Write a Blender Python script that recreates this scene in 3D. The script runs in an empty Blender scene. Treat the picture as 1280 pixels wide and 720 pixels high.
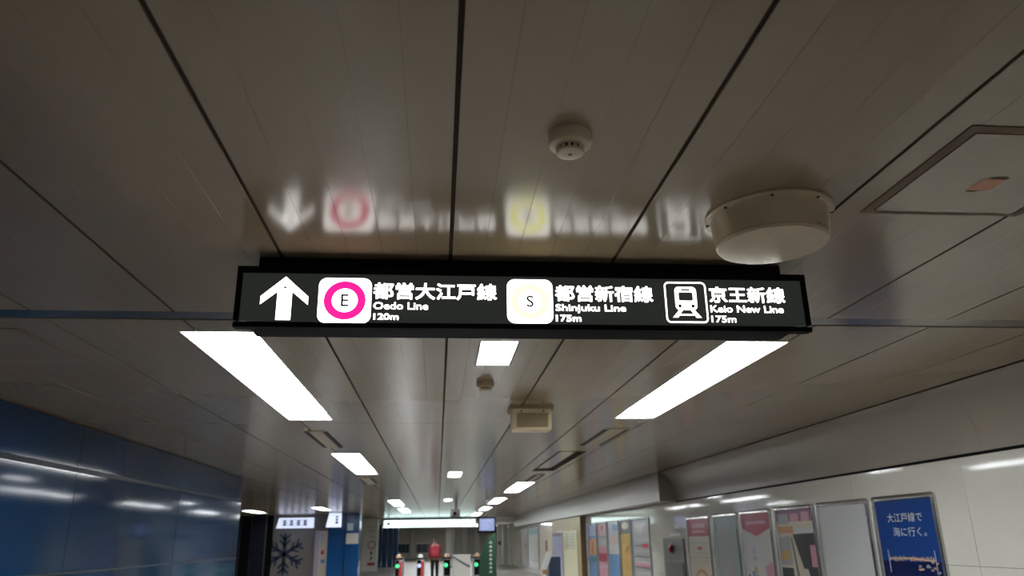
import bpy, bmesh, math, random
from mathutils import Vector, Matrix
random.seed(7)
PI = math.pi
scn = bpy.context.scene
COL = scn.collection

# ------------------------------------------------------------------ camera
CAM_Z = 1.55
cd = bpy.data.cameras.new('camera')
cam = bpy.data.objects.new('camera', cd)
COL.objects.link(cam)
scn.camera = cam
cd.sensor_width = 36.0
cd.lens = 36.0 * 950.0 / 1280.0
cd.clip_start = 0.05
cd.clip_end = 300
cd.dof.use_dof = True
cd.dof.focus_distance = 3.35
cd.dof.aperture_fstop = 2.8
R = Matrix(((0.99557985, -0.0137276, -0.09291024),
            (-0.09252133, -0.3133787, -0.94511036),
            (-0.01614199, 0.94952901, -0.31326361)))
cam.matrix_world = Matrix.Translation((0, 0, CAM_Z)) @ R.to_4x4()

# ------------------------------------------------------------------ world, exposure
w = bpy.data.worlds.new('station_air')
scn.world = w
w.use_nodes = True
w.node_tree.nodes['Background'].inputs[0].default_value = (0.5, 0.55, 0.6, 1)
w.node_tree.nodes['Background'].inputs[1].default_value = 0.02
scn.view_settings.view_transform = 'Standard'
scn.view_settings.look = 'None'
scn.view_settings.gamma = 1.0
scn.view_settings.use_curve_mapping = False
scn.view_settings.exposure = 0.0
scn.cycles.use_denoising = True
scn.cycles.max_bounces = 10
scn.cycles.sample_clamp_indirect = 8.0

TUBE = 24.5      # strength of the fluorescent tubes
SIGN = 3.7       # strength of the back-lit sign lettering

# ------------------------------------------------------------------ materials
_mats = {}
def mat(name, c, rough=0.5, metal=0.0, emit=0.0, ecol=None, noise=0.0, nscale=8.0, bump=0.0, bscale=1.0,
        spec=0.5, ior=1.5, coat=0.0):
    if name in _mats:
        return _mats[name]
    m = bpy.data.materials.new(name)
    m.use_nodes = True
    nt = m.node_tree
    b = nt.nodes['Principled BSDF']
    b.inputs['Base Color'].default_value = (*c, 1)
    b.inputs['Roughness'].default_value = rough
    b.inputs['Metallic'].default_value = metal
    b.inputs['IOR'].default_value = ior
    b.inputs['Specular IOR Level'].default_value = spec
    b.inputs['Coat Weight'].default_value = coat
    b.inputs['Coat Roughness'].default_value = 0.05
    if emit:
        b.inputs['Emission Color'].default_value = (*(ecol or c), 1)
        b.inputs['Emission Strength'].default_value = emit
    if noise or bump:
        tc = nt.nodes.new('ShaderNodeTexCoord')
    if noise:
        n = nt.nodes.new('ShaderNodeTexNoise')
        n.inputs['Scale'].default_value = nscale
        n.inputs['Detail'].default_value = 5
        nt.links.new(tc.outputs['Object'], n.inputs['Vector'])
        r = nt.nodes.new('ShaderNodeMapRange')
        r.inputs['From Min'].default_value = 0.3
        r.inputs['From Max'].default_value = 0.7
        r.inputs['To Min'].default_value = 1 - noise
        r.inputs['To Max'].default_value = 1 + noise * 0.5
        nt.links.new(n.outputs['Fac'], r.inputs['Value'])
        mx = nt.nodes.new('ShaderNodeVectorMath')
        mx.operation = 'SCALE'
        mx.inputs[0].default_value = c
        nt.links.new(r.outputs['Result'], mx.inputs['Scale'])
        nt.links.new(mx.outputs['Vector'], b.inputs['Base Color'])
    if bump:
        n2 = nt.nodes.new('ShaderNodeTexNoise')
        n2.inputs['Scale'].default_value = bscale
        n2.inputs['Detail'].default_value = 1
        nt.links.new(tc.outputs['Object'], n2.inputs['Vector'])
        bp = nt.nodes.new('ShaderNodeBump')
        bp.inputs['Strength'].default_value = 1.0
        bp.inputs['Distance'].default_value = bump
        nt.links.new(n2.outputs['Fac'], bp.inputs['Height'])
        nt.links.new(bp.outputs['Normal'], b.inputs['Normal'])
    _mats[name] = m
    return m

M_CEIL = mat('ceiling_enamel', (0.255, 0.197, 0.128), 0.178, noise=0.05, nscale=1.5)
M_PLENUM = mat('plenum_dark', (0.03, 0.025, 0.02), 0.9)
M_JOINT = mat('joint_brown', (0.05, 0.036, 0.026), 0.8, spec=0.1)
M_WHITE = mat('white_wall_enamel', (0.74, 0.72, 0.64), 0.06, noise=0.03, nscale=2.0, ior=1.7)
M_COVE = mat('cove_enamel', (0.33, 0.285, 0.235), 0.3, noise=0.04, nscale=2.0)
M_BLUE = mat('blue_wall_enamel', (0.001, 0.027, 0.080), 0.08, bump=0.0015, bscale=0.9, ior=1.24)
M_BLUE2 = mat('blue_pillar_enamel', (0.002, 0.045, 0.15), 0.2)
M_NAVY = mat('navy_panel', (0.005, 0.008, 0.022), 0.3)
M_BLACK = mat('black_paint', (0.004, 0.004, 0.005), 0.6, spec=0.06)
M_BLACKG = mat('black_glossy', (0.004, 0.004, 0.006), 0.6, spec=0.06)
M_FLOOR = mat('floor_terrazzo', (0.30, 0.28, 0.25), 0.3, noise=0.12, nscale=30)
M_ALU = mat('brushed_aluminium', (0.48, 0.47, 0.45), 0.25, metal=1.0)
M_ALUD = mat('dark_aluminium', (0.16, 0.17, 0.18), 0.3, metal=1.0)
M_STRIPMETAL = mat('expansion_strip_metal', (0.22, 0.20, 0.17), 0.2, metal=1.0)
M_STEEL = mat('stainless_steel', (0.16, 0.155, 0.15), 0.35, metal=1.0)
M_TRIMB = mat('blue_grey_trim', (0.03, 0.04, 0.05), 0.5, spec=0.3)
M_TRIM = mat('grey_trim', (0.20, 0.18, 0.15), 0.4)
M_HATCH = mat('hatch_frame_brown', (0.16, 0.115, 0.075), 0.6, spec=0.15)
M_TUBE = mat('fluorescent_tube', (1, 1, 1), 0.4, emit=TUBE, ecol=(0.93, 0.97, 1.0))
M_TUBE_OFF = mat('unlit_tube', (0.35, 0.35, 0.36), 0.3)
M_TRAY = mat('white_tray', (0.85, 0.85, 0.83), 0.4)
M_CREAM = mat('cream_plastic', (0.52, 0.43, 0.30), 0.35, noise=0.08, nscale=12)
M_DRUM = mat('ivory_painted_steel', (0.52, 0.42, 0.285), 0.28, noise=0.10, nscale=9)
M_BOX = mat('cream_box', (0.74, 0.60, 0.39), 0.4, noise=0.06, nscale=12)
M_TAN = mat('tan_grille', (0.33, 0.25, 0.15), 0.6)
M_RUST = mat('rust', (0.10, 0.05, 0.02), 0.8)
M_LITW = mat('sign_white', (0.8, 0.8, 0.8), 0.4, emit=SIGN, ecol=(1, 0.99, 0.95))
M_LITMAG = mat('sign_magenta', (0.5, 0.01, 0.12), 0.4, emit=2.6, ecol=(0.80, 0.006, 0.13))
M_LITYEL = mat('sign_leaf_yellow', (0.6, 0.7, 0.2), 0.4, emit=SIGN, ecol=(0.95, 0.96, 0.215))
M_FACE = mat('sign_face', (0.012, 0.014, 0.012), 0.30, emit=0.018, ecol=(0.85, 1.0, 0.85))

def pm(name, c, rough=0.3):
    return mat('print_' + name, c, rough)

# ------------------------------------------------------------------ mesh building
class MB:
    """collects polygons, each with a material"""
    def __init__(self):
        self.v = []; self.f = []; self.mi = []; self.ms = []
    def m(self, material):
        if material not in self.ms:
            self.ms.append(material)
        return self.ms.index(material)
    def poly(self, pts, material):
        n = len(self.v)
        self.v += [tuple(p) for p in pts]
        self.f.append(list(range(n, n + len(pts))))
        self.mi.append(self.m(material))
    def mesh(self, verts, faces, material):
        n = len(self.v)
        self.v += [tuple(p) for p in verts]
        k = self.m(material)
        for f in faces:
            self.f.append([i + n for i in f]); self.mi.append(k)
    def box(self, x0, x1, y0, y1, z0, z1, material):
        v = [(x, y, z) for x in (x0, x1) for y in (y0, y1) for z in (z0, z1)]
        self.mesh(v, [(0, 1, 3, 2), (4, 6, 7, 5), (0, 4, 5, 1), (2, 3, 7, 6), (0, 2, 6, 4), (1, 5, 7, 3)], material)
    def bbox(self, x0, x1, y0, y1, z0, z1, material, b=0.005):
        bm = bmesh.new()
        v = [bm.verts.new((x, y, z)) for x in (x0, x1) for y in (y0, y1) for z in (z0, z1)]
        for q in [(0, 1, 3, 2), (4, 6, 7, 5), (0, 4, 5, 1), (2, 3, 7, 6), (0, 2, 6, 4), (1, 5, 7, 3)]:
            bm.faces.new([v[i] for i in q])
        bmesh.ops.bevel(bm, geom=list(bm.edges), offset=b, segments=2, affect='EDGES', profile=0.5)
        bm.verts.index_update()
        self.mesh([p.co[:] for p in bm.verts], [[p.index for p in f.verts] for f in bm.faces], material)
        bm.free()
    def prism(self, pts, d, material):
        """pts: closed outline (3D), extruded by vector d"""
        n = len(pts)
        d = Vector(d)
        v = [Vector(p) for p in pts] + [Vector(p) + d for p in pts]
        f = [list(range(n))[::-1], list(range(n, 2 * n))]
        f += [(i, (i + 1) % n, n + (i + 1) % n, n + i) for i in range(n)]
        self.mesh(v, f, material)
    def lathe(self, prof, c, material, n=32, axis='z'):
        """prof: list of (r, h) along the axis, closed at ends if r = 0"""
        v = []; f = []
        for r, h in prof:
            for i in range(n):
                a = 2 * PI * i / n
                p = (r * math.cos(a), r * math.sin(a), h)
                if axis == 'y': p = (p[0], p[2], p[1])
                if axis == 'x': p = (p[2], p[0], p[1])
                v.append((c[0] + p[0], c[1] + p[1], c[2] + p[2]))
        for j in range(len(prof) - 1):
            for i in range(n):
                f.append((j * n + i, j * n + (i + 1) % n, (j + 1) * n + (i + 1) % n, (j + 1) * n + i))
        f.append(list(range(n))[::-1])
        f.append([(len(prof) - 1) * n + i for i in range(n)])
        self.mesh(v, f, material)
    def tube(self, a, b, r, material, n=10):
        a = Vector(a); b = Vector(b)
        d = (b - a).normalized()
        u = d.orthogonal().normalized(); w_ = d.cross(u)
        v = []
        for p in (a, b):
            for i in range(n):
                t = 2 * PI * i / n
                v.append(p + u * r * math.cos(t) + w_ * r * math.sin(t))
        f = [(i, (i + 1) % n, n + (i + 1) % n, n + i) for i in range(n)]
        f += [list(range(n))[::-1], list(range(n, 2 * n))]
        self.mesh(v, f, material)
    def data(self, name, smooth=False):
        me = bpy.data.meshes.new(name)
        me.from_pydata([tuple(p) for p in self.v], [], self.f)
        for mm in self.ms:
            me.materials.append(mm)
        me.polygons.foreach_set('material_index', self.mi)
        bm = bmesh.new(); bm.from_mesh(me)
        bmesh.ops.recalc_face_normals(bm, faces=bm.faces)
        bm.to_mesh(me); bm.free()
        if smooth:
            me.polygons.foreach_set('use_smooth', [True] * len(me.polygons))
            me.set_sharp_from_angle(angle=math.radians(40))
        me.update()
        return me
    def build(self, name, parent=None, smooth=False):
        o = bpy.data.objects.new(name, self.data(name, smooth))
        COL.objects.link(o)
        if parent: o.parent = parent
        return o

def shift(o, parent):
    """parent a mesh modelled in world coordinates to an empty standing elsewhere"""
    o.parent = parent
    o.matrix_parent_inverse = Matrix.Translation(parent.location).inverted()

def part(mb, name, parent, smooth=False, label=None):
    o = mb.build(name, None, smooth)
    # keep world coordinates of the mesh, origin at the thing's origin
    off = wloc(parent)
    o.data.transform(Matrix.Translation(-off))
    o.parent = parent
    if label: o['label'] = label
    return o

def wloc(o):
    p = Vector((0, 0, 0))
    while o:
        p += o.location; o = o.parent
    return p

def thing(name, label, cat, loc, group=None):
    o = bpy.data.objects.new(name, None)
    o.empty_display_size = 0.1
    COL.objects.link(o)
    o.location = loc
    o['label'] = label; o['category'] = cat
    if group: o['group'] = group
    return o

def single(mb, name, label, cat, group=None, smooth=False):
    o = mb.build(name, None, smooth)
    o['label'] = label; o['category'] = cat
    if group: o['group'] = group
    return o

def struct(mb, name, smooth=False):
    o = mb.build(name, None, smooth)
    o['kind'] = 'structure'
    return o

# text: built-in font -> flat mesh, fitted into a rectangle of a plane
_txt = {}
def text_geo(s, bold=0.0):
    k = (s, bold)
    if k in _txt: return _txt[k]
    cu = bpy.data.curves.new('lettering', 'FONT')
    cu.body = s
    cu.size = 1.0
    cu.offset = bold
    cu.resolution_u = 3
    ob = bpy.data.objects.new('lettering_source', cu)
    COL.objects.link(ob)
    dg = bpy.context.evaluated_depsgraph_get()
    me = bpy.data.meshes.new_from_object(ob.evaluated_get(dg))
    vs = [v.co.copy() for v in me.vertices]
    fs = [list(p.vertices) for p in me.polygons]
    bpy.data.objects.remove(ob); bpy.data.curves.remove(cu); bpy.data.meshes.remove(me)
    x0 = min(v.x for v in vs); x1 = max(v.x for v in vs)
    y0 = min(v.y for v in vs); y1 = max(v.y for v in vs)
    vs = [((v.x - x0) / (x1 - x0), (v.y - y0) / (y1 - y0)) for v in vs]
    _txt[k] = (vs, fs)
    return _txt[k]

class Plane:
    """flat print surface: o + u*U + v*V"""
    def __init__(self, o, U, V, N):
        self.o = Vector(o); self.U = Vector(U); self.V = Vector(V); self.N = Vector(N)
    def p(self, u, v, d=0.0):
        return self.o + self.U * u + self.V * v + self.N * d
    def text(self, mb, s, u0, u1, v0, v1, material, d=0.001, bold=0.0):
        vs, fs = text_geo(s)
        kv = bold * (v1 - v0)                     # stroke thickening, in plane units
        ku = kv
        sh = [(0, 0)] if not bold else [(-1, -1), (1, -1), (1, 1), (-1, 1), (0, 1.2), (0, -1.2), (1.2, 0), (-1.2, 0)]
        for k, (a, c) in enumerate(sh):
            mb.mesh([self.p(u0 + ku + x * (u1 - u0 - 2 * ku) + a * ku, v0 + kv + y * (v1 - v0 - 2 * kv) + c * kv, d + .00012 * k) for x, y in vs], fs, material)
    def rect(self, mb, u0, u1, v0, v1, material, d=0.001):
        mb.poly([self.p(u0, v0, d), self.p(u1, v0, d), self.p(u1, v1, d), self.p(u0, v1, d)], material)
    def poly(self, mb, pts, material, d=0.001):
        mb.poly([self.p(u, v, d) for u, v in pts], material)
    def rrect(self, u0, u1, v0, v1, r, n=6):
        out = []
        for cx, cy, a0 in ((u1 - r, v1 - r, 0), (u0 + r, v1 - r, 90), (u0 + r, v0 + r, 180), (u1 - r, v0 + r, 270)):
            for i in range(n + 1):
                a = math.radians(a0 + 90 * i / n)
                out.append((cx + r * math.cos(a), cy + r * math.sin(a)))
        return out
    def ring(self, mb, outer, inner, material, d=0.001):
        n = len(outer)
        v = [self.p(*p, d) for p in outer] + [self.p(*p, d) for p in inner]
        mb.mesh(v, [(i, (i + 1) % n, n + (i + 1) % n, n + i) for i in range(n)], material)
    def ell(self, cu, cv, ru, rv, n=40):
        return [(cu + ru * math.cos(2 * PI * i / n), cv + rv * math.sin(2 * PI * i / n)) for i in range(n)]

# ================================================================== SETTING
CZ = 2.75           # ceiling
XL, XR, XC = -3.70, 4.68, 4.35
YN, YE = -9.0, 70.0
YSTEP = 45.3        # ceiling steps down here

# ---- floor
b = MB(); b.box(-11.2, 8.2, YN, YE, -0.2, 0.0, M_FLOOR)
struct(b, 'floor')

# ---- lamps: (x0, x1, y0, y1)
LAMPS = [(-1.55, -1.09, 4.52, 8.05), (1.85, 2.29, 4.66, 7.99), (0.25, 0.51, 4.70, 5.42),
         (-1.55, -1.13, 11.30, 14.95), (0.17, 0.45, 14.60, 15.90),
         (1.76, 2.18, 17.55, 21.45), (-1.60, -1.20, 25.0, 29.3), (1.75, 2.15, 24.4, 28.4),
         (1.75, 2.15, 31.2, 35.0), (-1.60, -1.20, 31.6, 36.2), (1.75, 2.15, 38.0, 42.5), (0.17, 0.45, 24.6, 26.0), (-1.55, -1.09, -5.6, -2.4), (1.85, 2.29, -5.6, -2.4)]  # last two are unseen, added to brighten the fittings near the camera
SIDE_LAMPS = [(-7.60, -7.20, 31.5, 34.5), (-4.65, -4.25, 29.5, 32.5)]
DEAD = (1.74, 2.16, 11.15, 14.5)
HATCH = (1.64, 2.30, 1.945, 2.61)
HOLES = LAMPS + SIDE_LAMPS + [DEAD]

# ---- ceiling: long enamel strips in modules, with open joints
def subtract(rects, h):
    out = []
    for x0, x1, y0, y1 in rects:
        a0, a1, b0, b1 = max(x0, h[0]), min(x1, h[1]), max(y0, h[2]), min(y1, h[3])
        if a0 >= a1 or b0 >= b1:
            out.append((x0, x1, y0, y1)); continue
        if y0 < b0: out.append((x0, x1, y0, b0))
        if b1 < y1: out.append((x0, x1, b1, y1))
        if x0 < a0: out.append((x0, a0, b0, b1))
        if a1 < x1: out.append((a1, x1, b0, b1))
    return [r for r in out if r[1] - r[0] > 0.004 and r[3] - r[2] > 0.004]

bk = MB(); bk.box(-11.2, XR, YN, YSTEP, 2.96, 3.06, M_PLENUM)
ceiling = struct(bk, 'ceiling')
MOD = 0.742
xmods = [0.04 + MOD * k for k in range(-16, 6)]
strips = []
for xm in xmods:
    for i in range(5):
        wd = MOD / 5
        a = xm + wd * i + (0.008 if i == 0 else 0.0002)
        c = xm + wd * (i + 1) - (0.008 if i == 4 else 0.0002)
        strips.append((a, c))
secs = [(YN, -4.14), (-4.13, -0.006), (0.006, 4.105), (4.275, 8.268), (8.282, 12.408), (12.422, 16.548), (16.562, 20.69),
        (20.70, 24.83), (24.84, 28.97), (28.98, 33.11), (33.12, 37.25), (37.26, 41.39), (41.40, YSTEP)]
cells = []
for y0, y1 in secs:
    for x0, x1 in strips:
        xa, xb = x0, min(x1, XC - 0.055)
        yb = y0
        if xa < XL + 0.02:
            if y1 < 15.4: 
                xa = max(xa, XL + 0.02)
            elif y0 < 15.4 and xb < XL + 0.02:
                yb = 15.5
            xa = max(xa, -11.0)
        if xb - xa < 0.01: continue
        cells.append((xa, xb, yb, y1))
pieces = []
for cc in cells:
    rr = [cc]
    for h in HOLES:
        rr = [q for r_ in rr for q in subtract([r_], h)]
    pieces += rr
pieces.sort(key=lambda r: (max(0, r[2]) if r[3] > 1.0 else 99))
def strip_geo(mb, x0, x1, y0, y1, z):
    c = min(0.0005, (x1 - x0) * 0.3); t = 0.012
    p = [(x0, z + t), (x0, z + c), (x0 + c, z), (x1 - c, z), (x1, z + c), (x1, z + t)]
    mb.prism([(x, y0, zz) for x, zz in p], (0, y1 - y0, 0), M_CEIL)
cache = {}
rest = MB()
for n, (x0, x1, y0, y1) in enumerate(pieces):
    if n < 290 and y1 > 1.0:
        k = (round(x1 - x0, 4), round(y1 - y0, 4))
        if k not in cache:
            q = MB(); strip_geo(q, 0, x1 - x0, 0, y1 - y0, 0); cache[k] = q.data('ceiling_strip')
        o = bpy.data.objects.new('ceiling_strip', cache[k]); COL.objects.link(o)
        o.location = (x0, y0, CZ); o.parent = ceiling
    else:
        strip_geo(rest, x0, x1, y0, y1, CZ)
o = rest.build('ceiling_strip', ceiling); o['kind'] = 'stuff'
for xm in xmods:                                   # brown joint covers set back between the modules
    if xm > XC - 0.05: continue
    if xm < XL: ys = [(15.5, YSTEP)]
    else: ys = [(YN, 4.11), (4.27, YSTEP)]
    rr = [(xm - .012, xm + .012, a, c) for a, c in ys]
    for h in HOLES: rr = [q for r_ in rr for q in subtract([r_], h)]
    for k in rr:
        q = MB(); q.box(k[0], k[1], k[2], k[3], CZ + .008, CZ + .014, M_JOINT); q.build('joint_cover', ceiling)
for ya in (8.275, 12.415, 16.555, 20.695, 24.835, 28.975, 33.115, 37.255, 41.395):
    rr = [(XL + .02 if ya < 15.5 else -11.0, XC - .04, ya - .010, ya + .010)]
    for h in HOLES: rr = [q for r_ in rr for q in subtract([r_], h)]
    for k in rr:
        q = MB(); q.box(k[0], k[1], k[2], k[3], CZ + .006, CZ + .012, M_JOINT); q.build('joint_cover', ceiling)
# expansion strip across the ceiling at 4.1 m
b = MB(); b.box(XL + 0.02, XC - 0.04, 4.118, 4.262, CZ + 0.004, CZ + 0.014, M_STRIPMETAL)
o = b.build('expansion_strip', ceiling); o['label'] = 'dull metal expansion strip across the ceiling'
# lowered far ceiling
b = MB(); b.box(-11.2, 8.2, YSTEP, YE, 2.5, 2.62, M_TRAY); b.box(-11.2, XR, YSTEP, YSTEP + 0.08, 2.62, 2.96, M_TRAY)
struct(b, 'ceiling')

# ---- right wall: white enamel panels, cove above
b = MB(); b.box(XR + 0.02, XR + 0.2, YN, YE, 0, 2.95, M_TRIM)
wr = struct(b, 'wall_right')
yj = [6.60 + 1.88 * k for k in range(-8, 34)]
pc = {}
for k in range(len(yj) - 1):
    for z0, z1 in ((0.0, 1.253), (1.258, 2.182)):
        y0, y1 = yj[k] + 0.0025, min(yj[k + 1], YE) - 0.0025
        if y0 > YE - 0.2: continue
        key = (round(y1 - y0, 3), z0)
        if key not in pc:
            q = MB(); q.box(0, 0.02, 0, y1 - y0, 0, z1 - z0, M_WHITE); pc[key] = q.data('wall_panel')
        o = bpy.data.objects.new('wall_panel', pc[key]); COL.objects.link(o)
        o.location = (XR, y0, z0); o.parent = wr
# cove (Y < 16.5), a quarter ellipse in sections
cv = MB(); cv.box(XR - 0.002, XR + 0.02, YN, 15.2, 2.178, 2.206, M_BLACK)
cove = struct(cv, 'trim_1')
cvj = [YN, -5.0, -1.24, 2.52, 6.28, 10.04, 13.80, 15.2]
for k in range(len(cvj) - 1):
    q = MB()
    prof = []
    for i in range(17):
        t = PI / 2 * i / 16
        prof.append((XC + 0.33 * math.sin(t), 2.206 + 0.544 * math.cos(t)))
    outer = [(x + 0.02, z + 0.02) for x, z in prof][::-1]
    ol = prof + outer
    n = len(prof)
    v = [(x, yy, z) for yy in (cvj[k] + 0.002, cvj[k + 1] - 0.002) for x, z in ol]
    m_ = len(ol)
    f = [(i, i + 1, m_ + i + 1, m_ + i) for i in range(m_ - 1)] + [(m_ - 1, 0, m_, 2 * m_ - 1)]
    f += [(i, m_ - 1 - i, m_ - 2 - i, i + 1) for i in range(n - 1)]
    f += [(m_ + i, m_ + m_ - 1 - i, m_ + m_ - 2 - i, m_ + i + 1) for i in range(n - 1)]
    q.mesh(v, f, M_COVE)
    q.build('cove_panel', cove, smooth=True)
# square bulkhead beyond the cove
b = MB()
b.box(XC, XR + 0.02, 15.22, YSTEP, 2.206, 2.95, M_COVE)
struct(b, 'trim_2')

# ---- left wall: glossy dark blue panels
b = MB(); b.box(XL - 0.2, XL - 0.012, YN, 15.28, 0, 2.95, M_BLACK)
wl = struct(b, 'wall_left')
lj = [-9.0, -4.8, -1.5, 1.8, 5.1, 8.4, 11.7, 15.0, 15.3]
for k in range(len(lj) - 1):
    for z0, z1, in ((0.0, 1.283), (1.307, 2.272), (2.318, 2.742)):
        q = MB(); q.bbox(XL - 0.02, XL, lj[k] + 0.004, lj[k + 1] - 0.004, z0, z1, M_BLUE, 0.003)
        q.build('wall_panel', wl)
    for z0, z1 in ((1.284, 1.306), (2.275, 2.315)):
        q = MB(); q.box(XL - 0.012, XL + 0.004, lj[k], lj[k + 1], z0, z1, M_TRIMB)
        q.build('metal_strip', wl)
q = MB(); q.box(XL, XL + 0.018, YN, 15.3, CZ - 0.006, CZ + 0.004, M_HATCH)
struct(q, 'trim_3')

# ---- the wide hall behind the end of the left wall
b = MB(); b.box(-11.2, XL - 0.2, 15.1, 15.28, 0, 2.95, M_NAVY); struct(b, 'wall_hall_front')
b = MB(); b.box(-11.2, -11.0, 15.28, 38.0, 0, 2.95, M_NAVY); struct(b, 'wall_hall_side')
M_GREYW = mat('grey_wall', (0.17, 0.155, 0.145), 0.5, noise=0.05)
b = MB(); b.box(-11.0, -4.9, 38.0, 38.2, 0, 2.95, M_GREYW)
wh = struct(b, 'wall_hall_back')
for x0, x1, mm in ((-9.75, -9.62, M_NAVY), (-9.58, -9.10, M_NAVY), (-9.06, -8.62, M_BLACKG), (-8.58, -7.95, M_NAVY), (-7.90, -7.62, M_BLACKG)):
    q = MB(); q.bbox(x0, x1, 37.9, 38.0, 0, 2.75, mm, 0.01)
    q.build('wall_panel', wh)
# dark blue snow-crystal pattern printed on the grey wall
q = MB(); P = Plane((-7.05, 37.999, 1.05), (1, 0, 0), (0, 0, 1), (0, -1, 0))
M_SNOW = pm('snow_navy', (0.016, 0.032, 0.075), 0.5)
for k in range(6):
    a = PI / 6 + k * PI / 3
    ca, sa = math.cos(a), math.sin(a)
    def rp(u, v): return (u * ca - v * sa, u * sa + v * ca)
    P.poly(q, [rp(0, -0.09), rp(0.85, -0.07), rp(0.92, 0), rp(0.85, 0.07), rp(0, 0.09)], M_SNOW, 0.002)
    for r0 in (0.3, 0.55):
        for s in (1, -1):
            P.poly(q, [rp(r0, 0), rp(r0 + 0.15, 0), rp(r0 + 0.37, s * 0.24), rp(r0 + 0.25, s * 0.26)][::s], M_SNOW, 0.002)
q.build('snow_crystal_print', wh)['label'] = 'dark blue snow crystal printed on the grey wall'

# ---- far end
b = MB(); b.box(-11.2, 8.2, YE, YE + 0.2, 0, 2.95, M_WHITE)
M_BEIGE = mat('beige_wall', (0.50, 0.46, 0.38), 0.4)
b.ms[0] = M_BEIGE
wb = struct(b, 'wall_back')
M_GREYP = mat('pale_grey_board', (0.52, 0.51, 0.48), 0.35)
for k in range(9):
    q = MB(); q.bbox(1.0 + 0.55 * k, 1.0 + 0.55 * k + 0.47, YE - 0.06, YE, 0.3, 2.40, M_GREYP if k % 2 else M_WHITE, 0.01)
    q.build('wall_panel', wb)
M_DKGL = mat('dark_glass', (0.02, 0.03, 0.035), 0.1)
for n, (x0, x1) in enumerate(((-3.45, -2.35), (-1.85, -0.35))):
    b = MB(); b.box(x0, x1, YE - 0.05, YE, 0.50, 1.30, M_ALUD)
    wo = struct(b, 'window_%d' % (n + 1))
    for i in range(3):
        q = MB(); ww = (x1 - x0 - 0.12) / 3
        q.box(x0 + 0.05 + ww * i, x0 + 0.03 + ww * (i + 1), YE - 0.06, YE - 0.045, 0.55, 1.25, M_DKGL)
        q.build('pane', wo)
b = MB(); b.box(-11.2, -11.0, 38.0, YE, 0, 2.6, M_NAVY); struct(b, 'wall_far_left')
b = MB(); b.box(-11.2, 8.2, YN - 0.2, YN, 0, 2.95, M_WHITE); struct(b, 'wall_rear')

# ================================================================== CEILING LAMPS
def lamp(r, label, ntube, nseg, group, off=False):
    x0, x1, y0, y1 = r
    t = thing('ceiling_lamp', label, 'lamp', ((x0 + x1) / 2, (y0 + y1) / 2, CZ), group)
    d = 0.09
    q = MB()
    e = 0.006
    q.box(x0 + e, x1 - e, y0 + e, y1 - e, CZ + d, CZ + d + 0.01, M_TRAY)
    for a in (x0 + e, x1 - e - 0.006):
        q.box(a, a + 0.006, y0 + e, y1 - e, CZ - 0.001, CZ + d, M_TRAY)
    for a in (y0 + e, y1 - e - 0.006):
        q.box(x0 + e + 0.006, x1 - e - 0.006, a, a + 0.006, CZ - 0.001, CZ + d, M_TRAY)
    part(q, 'housing', t)
    wd = (x1 - x0 - 0.06) / ntube
    sl = (y1 - y0 - 0.20) / nseg
    tr = min(0.050, wd * 0.40)
    for i in range(ntube):
        cx = x0 + 0.03 + wd * (i + 0.5)
        for s in range(nseg):
            ya = y0 + 0.05 + sl * s + 0.012; yb = ya + sl - 0.024
            q = MB(); q.lathe([(tr * 0.5, ya - 0), (tr * 0.85, ya + 0.015), (tr, ya + 0.05), (tr, yb - 0.05), (tr * 0.85, yb - 0.015), (tr * 0.5, yb)],
                              (cx, 0, CZ + 0.051), M_TUBE_OFF if off else M_TUBE, 10, 'y')
            part(q, 'tube', t, True)
    return t
RL = 'recessed fluorescent lamps in two rows'
lamp(LAMPS[0], 'long lit fluorescent lamp left of the hanging sign, the largest on the left', 3, 3, RL)
lamp(LAMPS[1], 'long lit fluorescent lamp just below the right end of the hanging sign', 3, 3, RL)
lamp(LAMPS[2], 'short square lit lamp just below the middle of the hanging sign', 2, 1, 'short ceiling lamps along the middle')
lamp(LAMPS[3], 'lit lamp of the left row, second from the camera, beyond the left slot vent', 3, 3, RL)
lamp(LAMPS[4], 'short lit lamp in mid ceiling, second along the middle', 2, 1, 'short ceiling lamps along the middle')
lamp(LAMPS[5], 'lit lamp of the right row, first beyond the unlit one', 3, 3, RL)
lamp(LAMPS[6], 'small lit lamp of the left row, third from the camera', 3, 3, RL)
lamp(LAMPS[7], 'lit lamp of the right row, second beyond the unlit one', 3, 3, RL)
lamp(LAMPS[8], 'lit lamp of the right row, third beyond the unlit one', 3, 3, RL)
lamp(LAMPS[9], 'tiny lit lamp at the far end of the left row', 3, 3, RL)
lamp(LAMPS[10], 'lit lamp of the right row, farthest, above the end of the gate sign', 3, 3, RL)
lamp(LAMPS[11], 'tiny short lit lamp in mid ceiling before the gate sign', 2, 1, 'short ceiling lamps along the middle')
lamp(LAMPS[12], 'unseen fluorescent lamp added behind the camera, in line with the left row', 3, 2, RL)
lamp(LAMPS[13], 'unseen fluorescent lamp added behind the camera, in line with the right row', 3, 2, RL)
lamp(SIDE_LAMPS[0], 'lit lamp over the dark hall, above the black panels', 3, 2, 'lamps over the dark hall on the left')
lamp(SIDE_LAMPS[1], 'lit lamp over the dark hall, between its two lit signs', 3, 2, 'lamps over the dark hall on the left')

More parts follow.
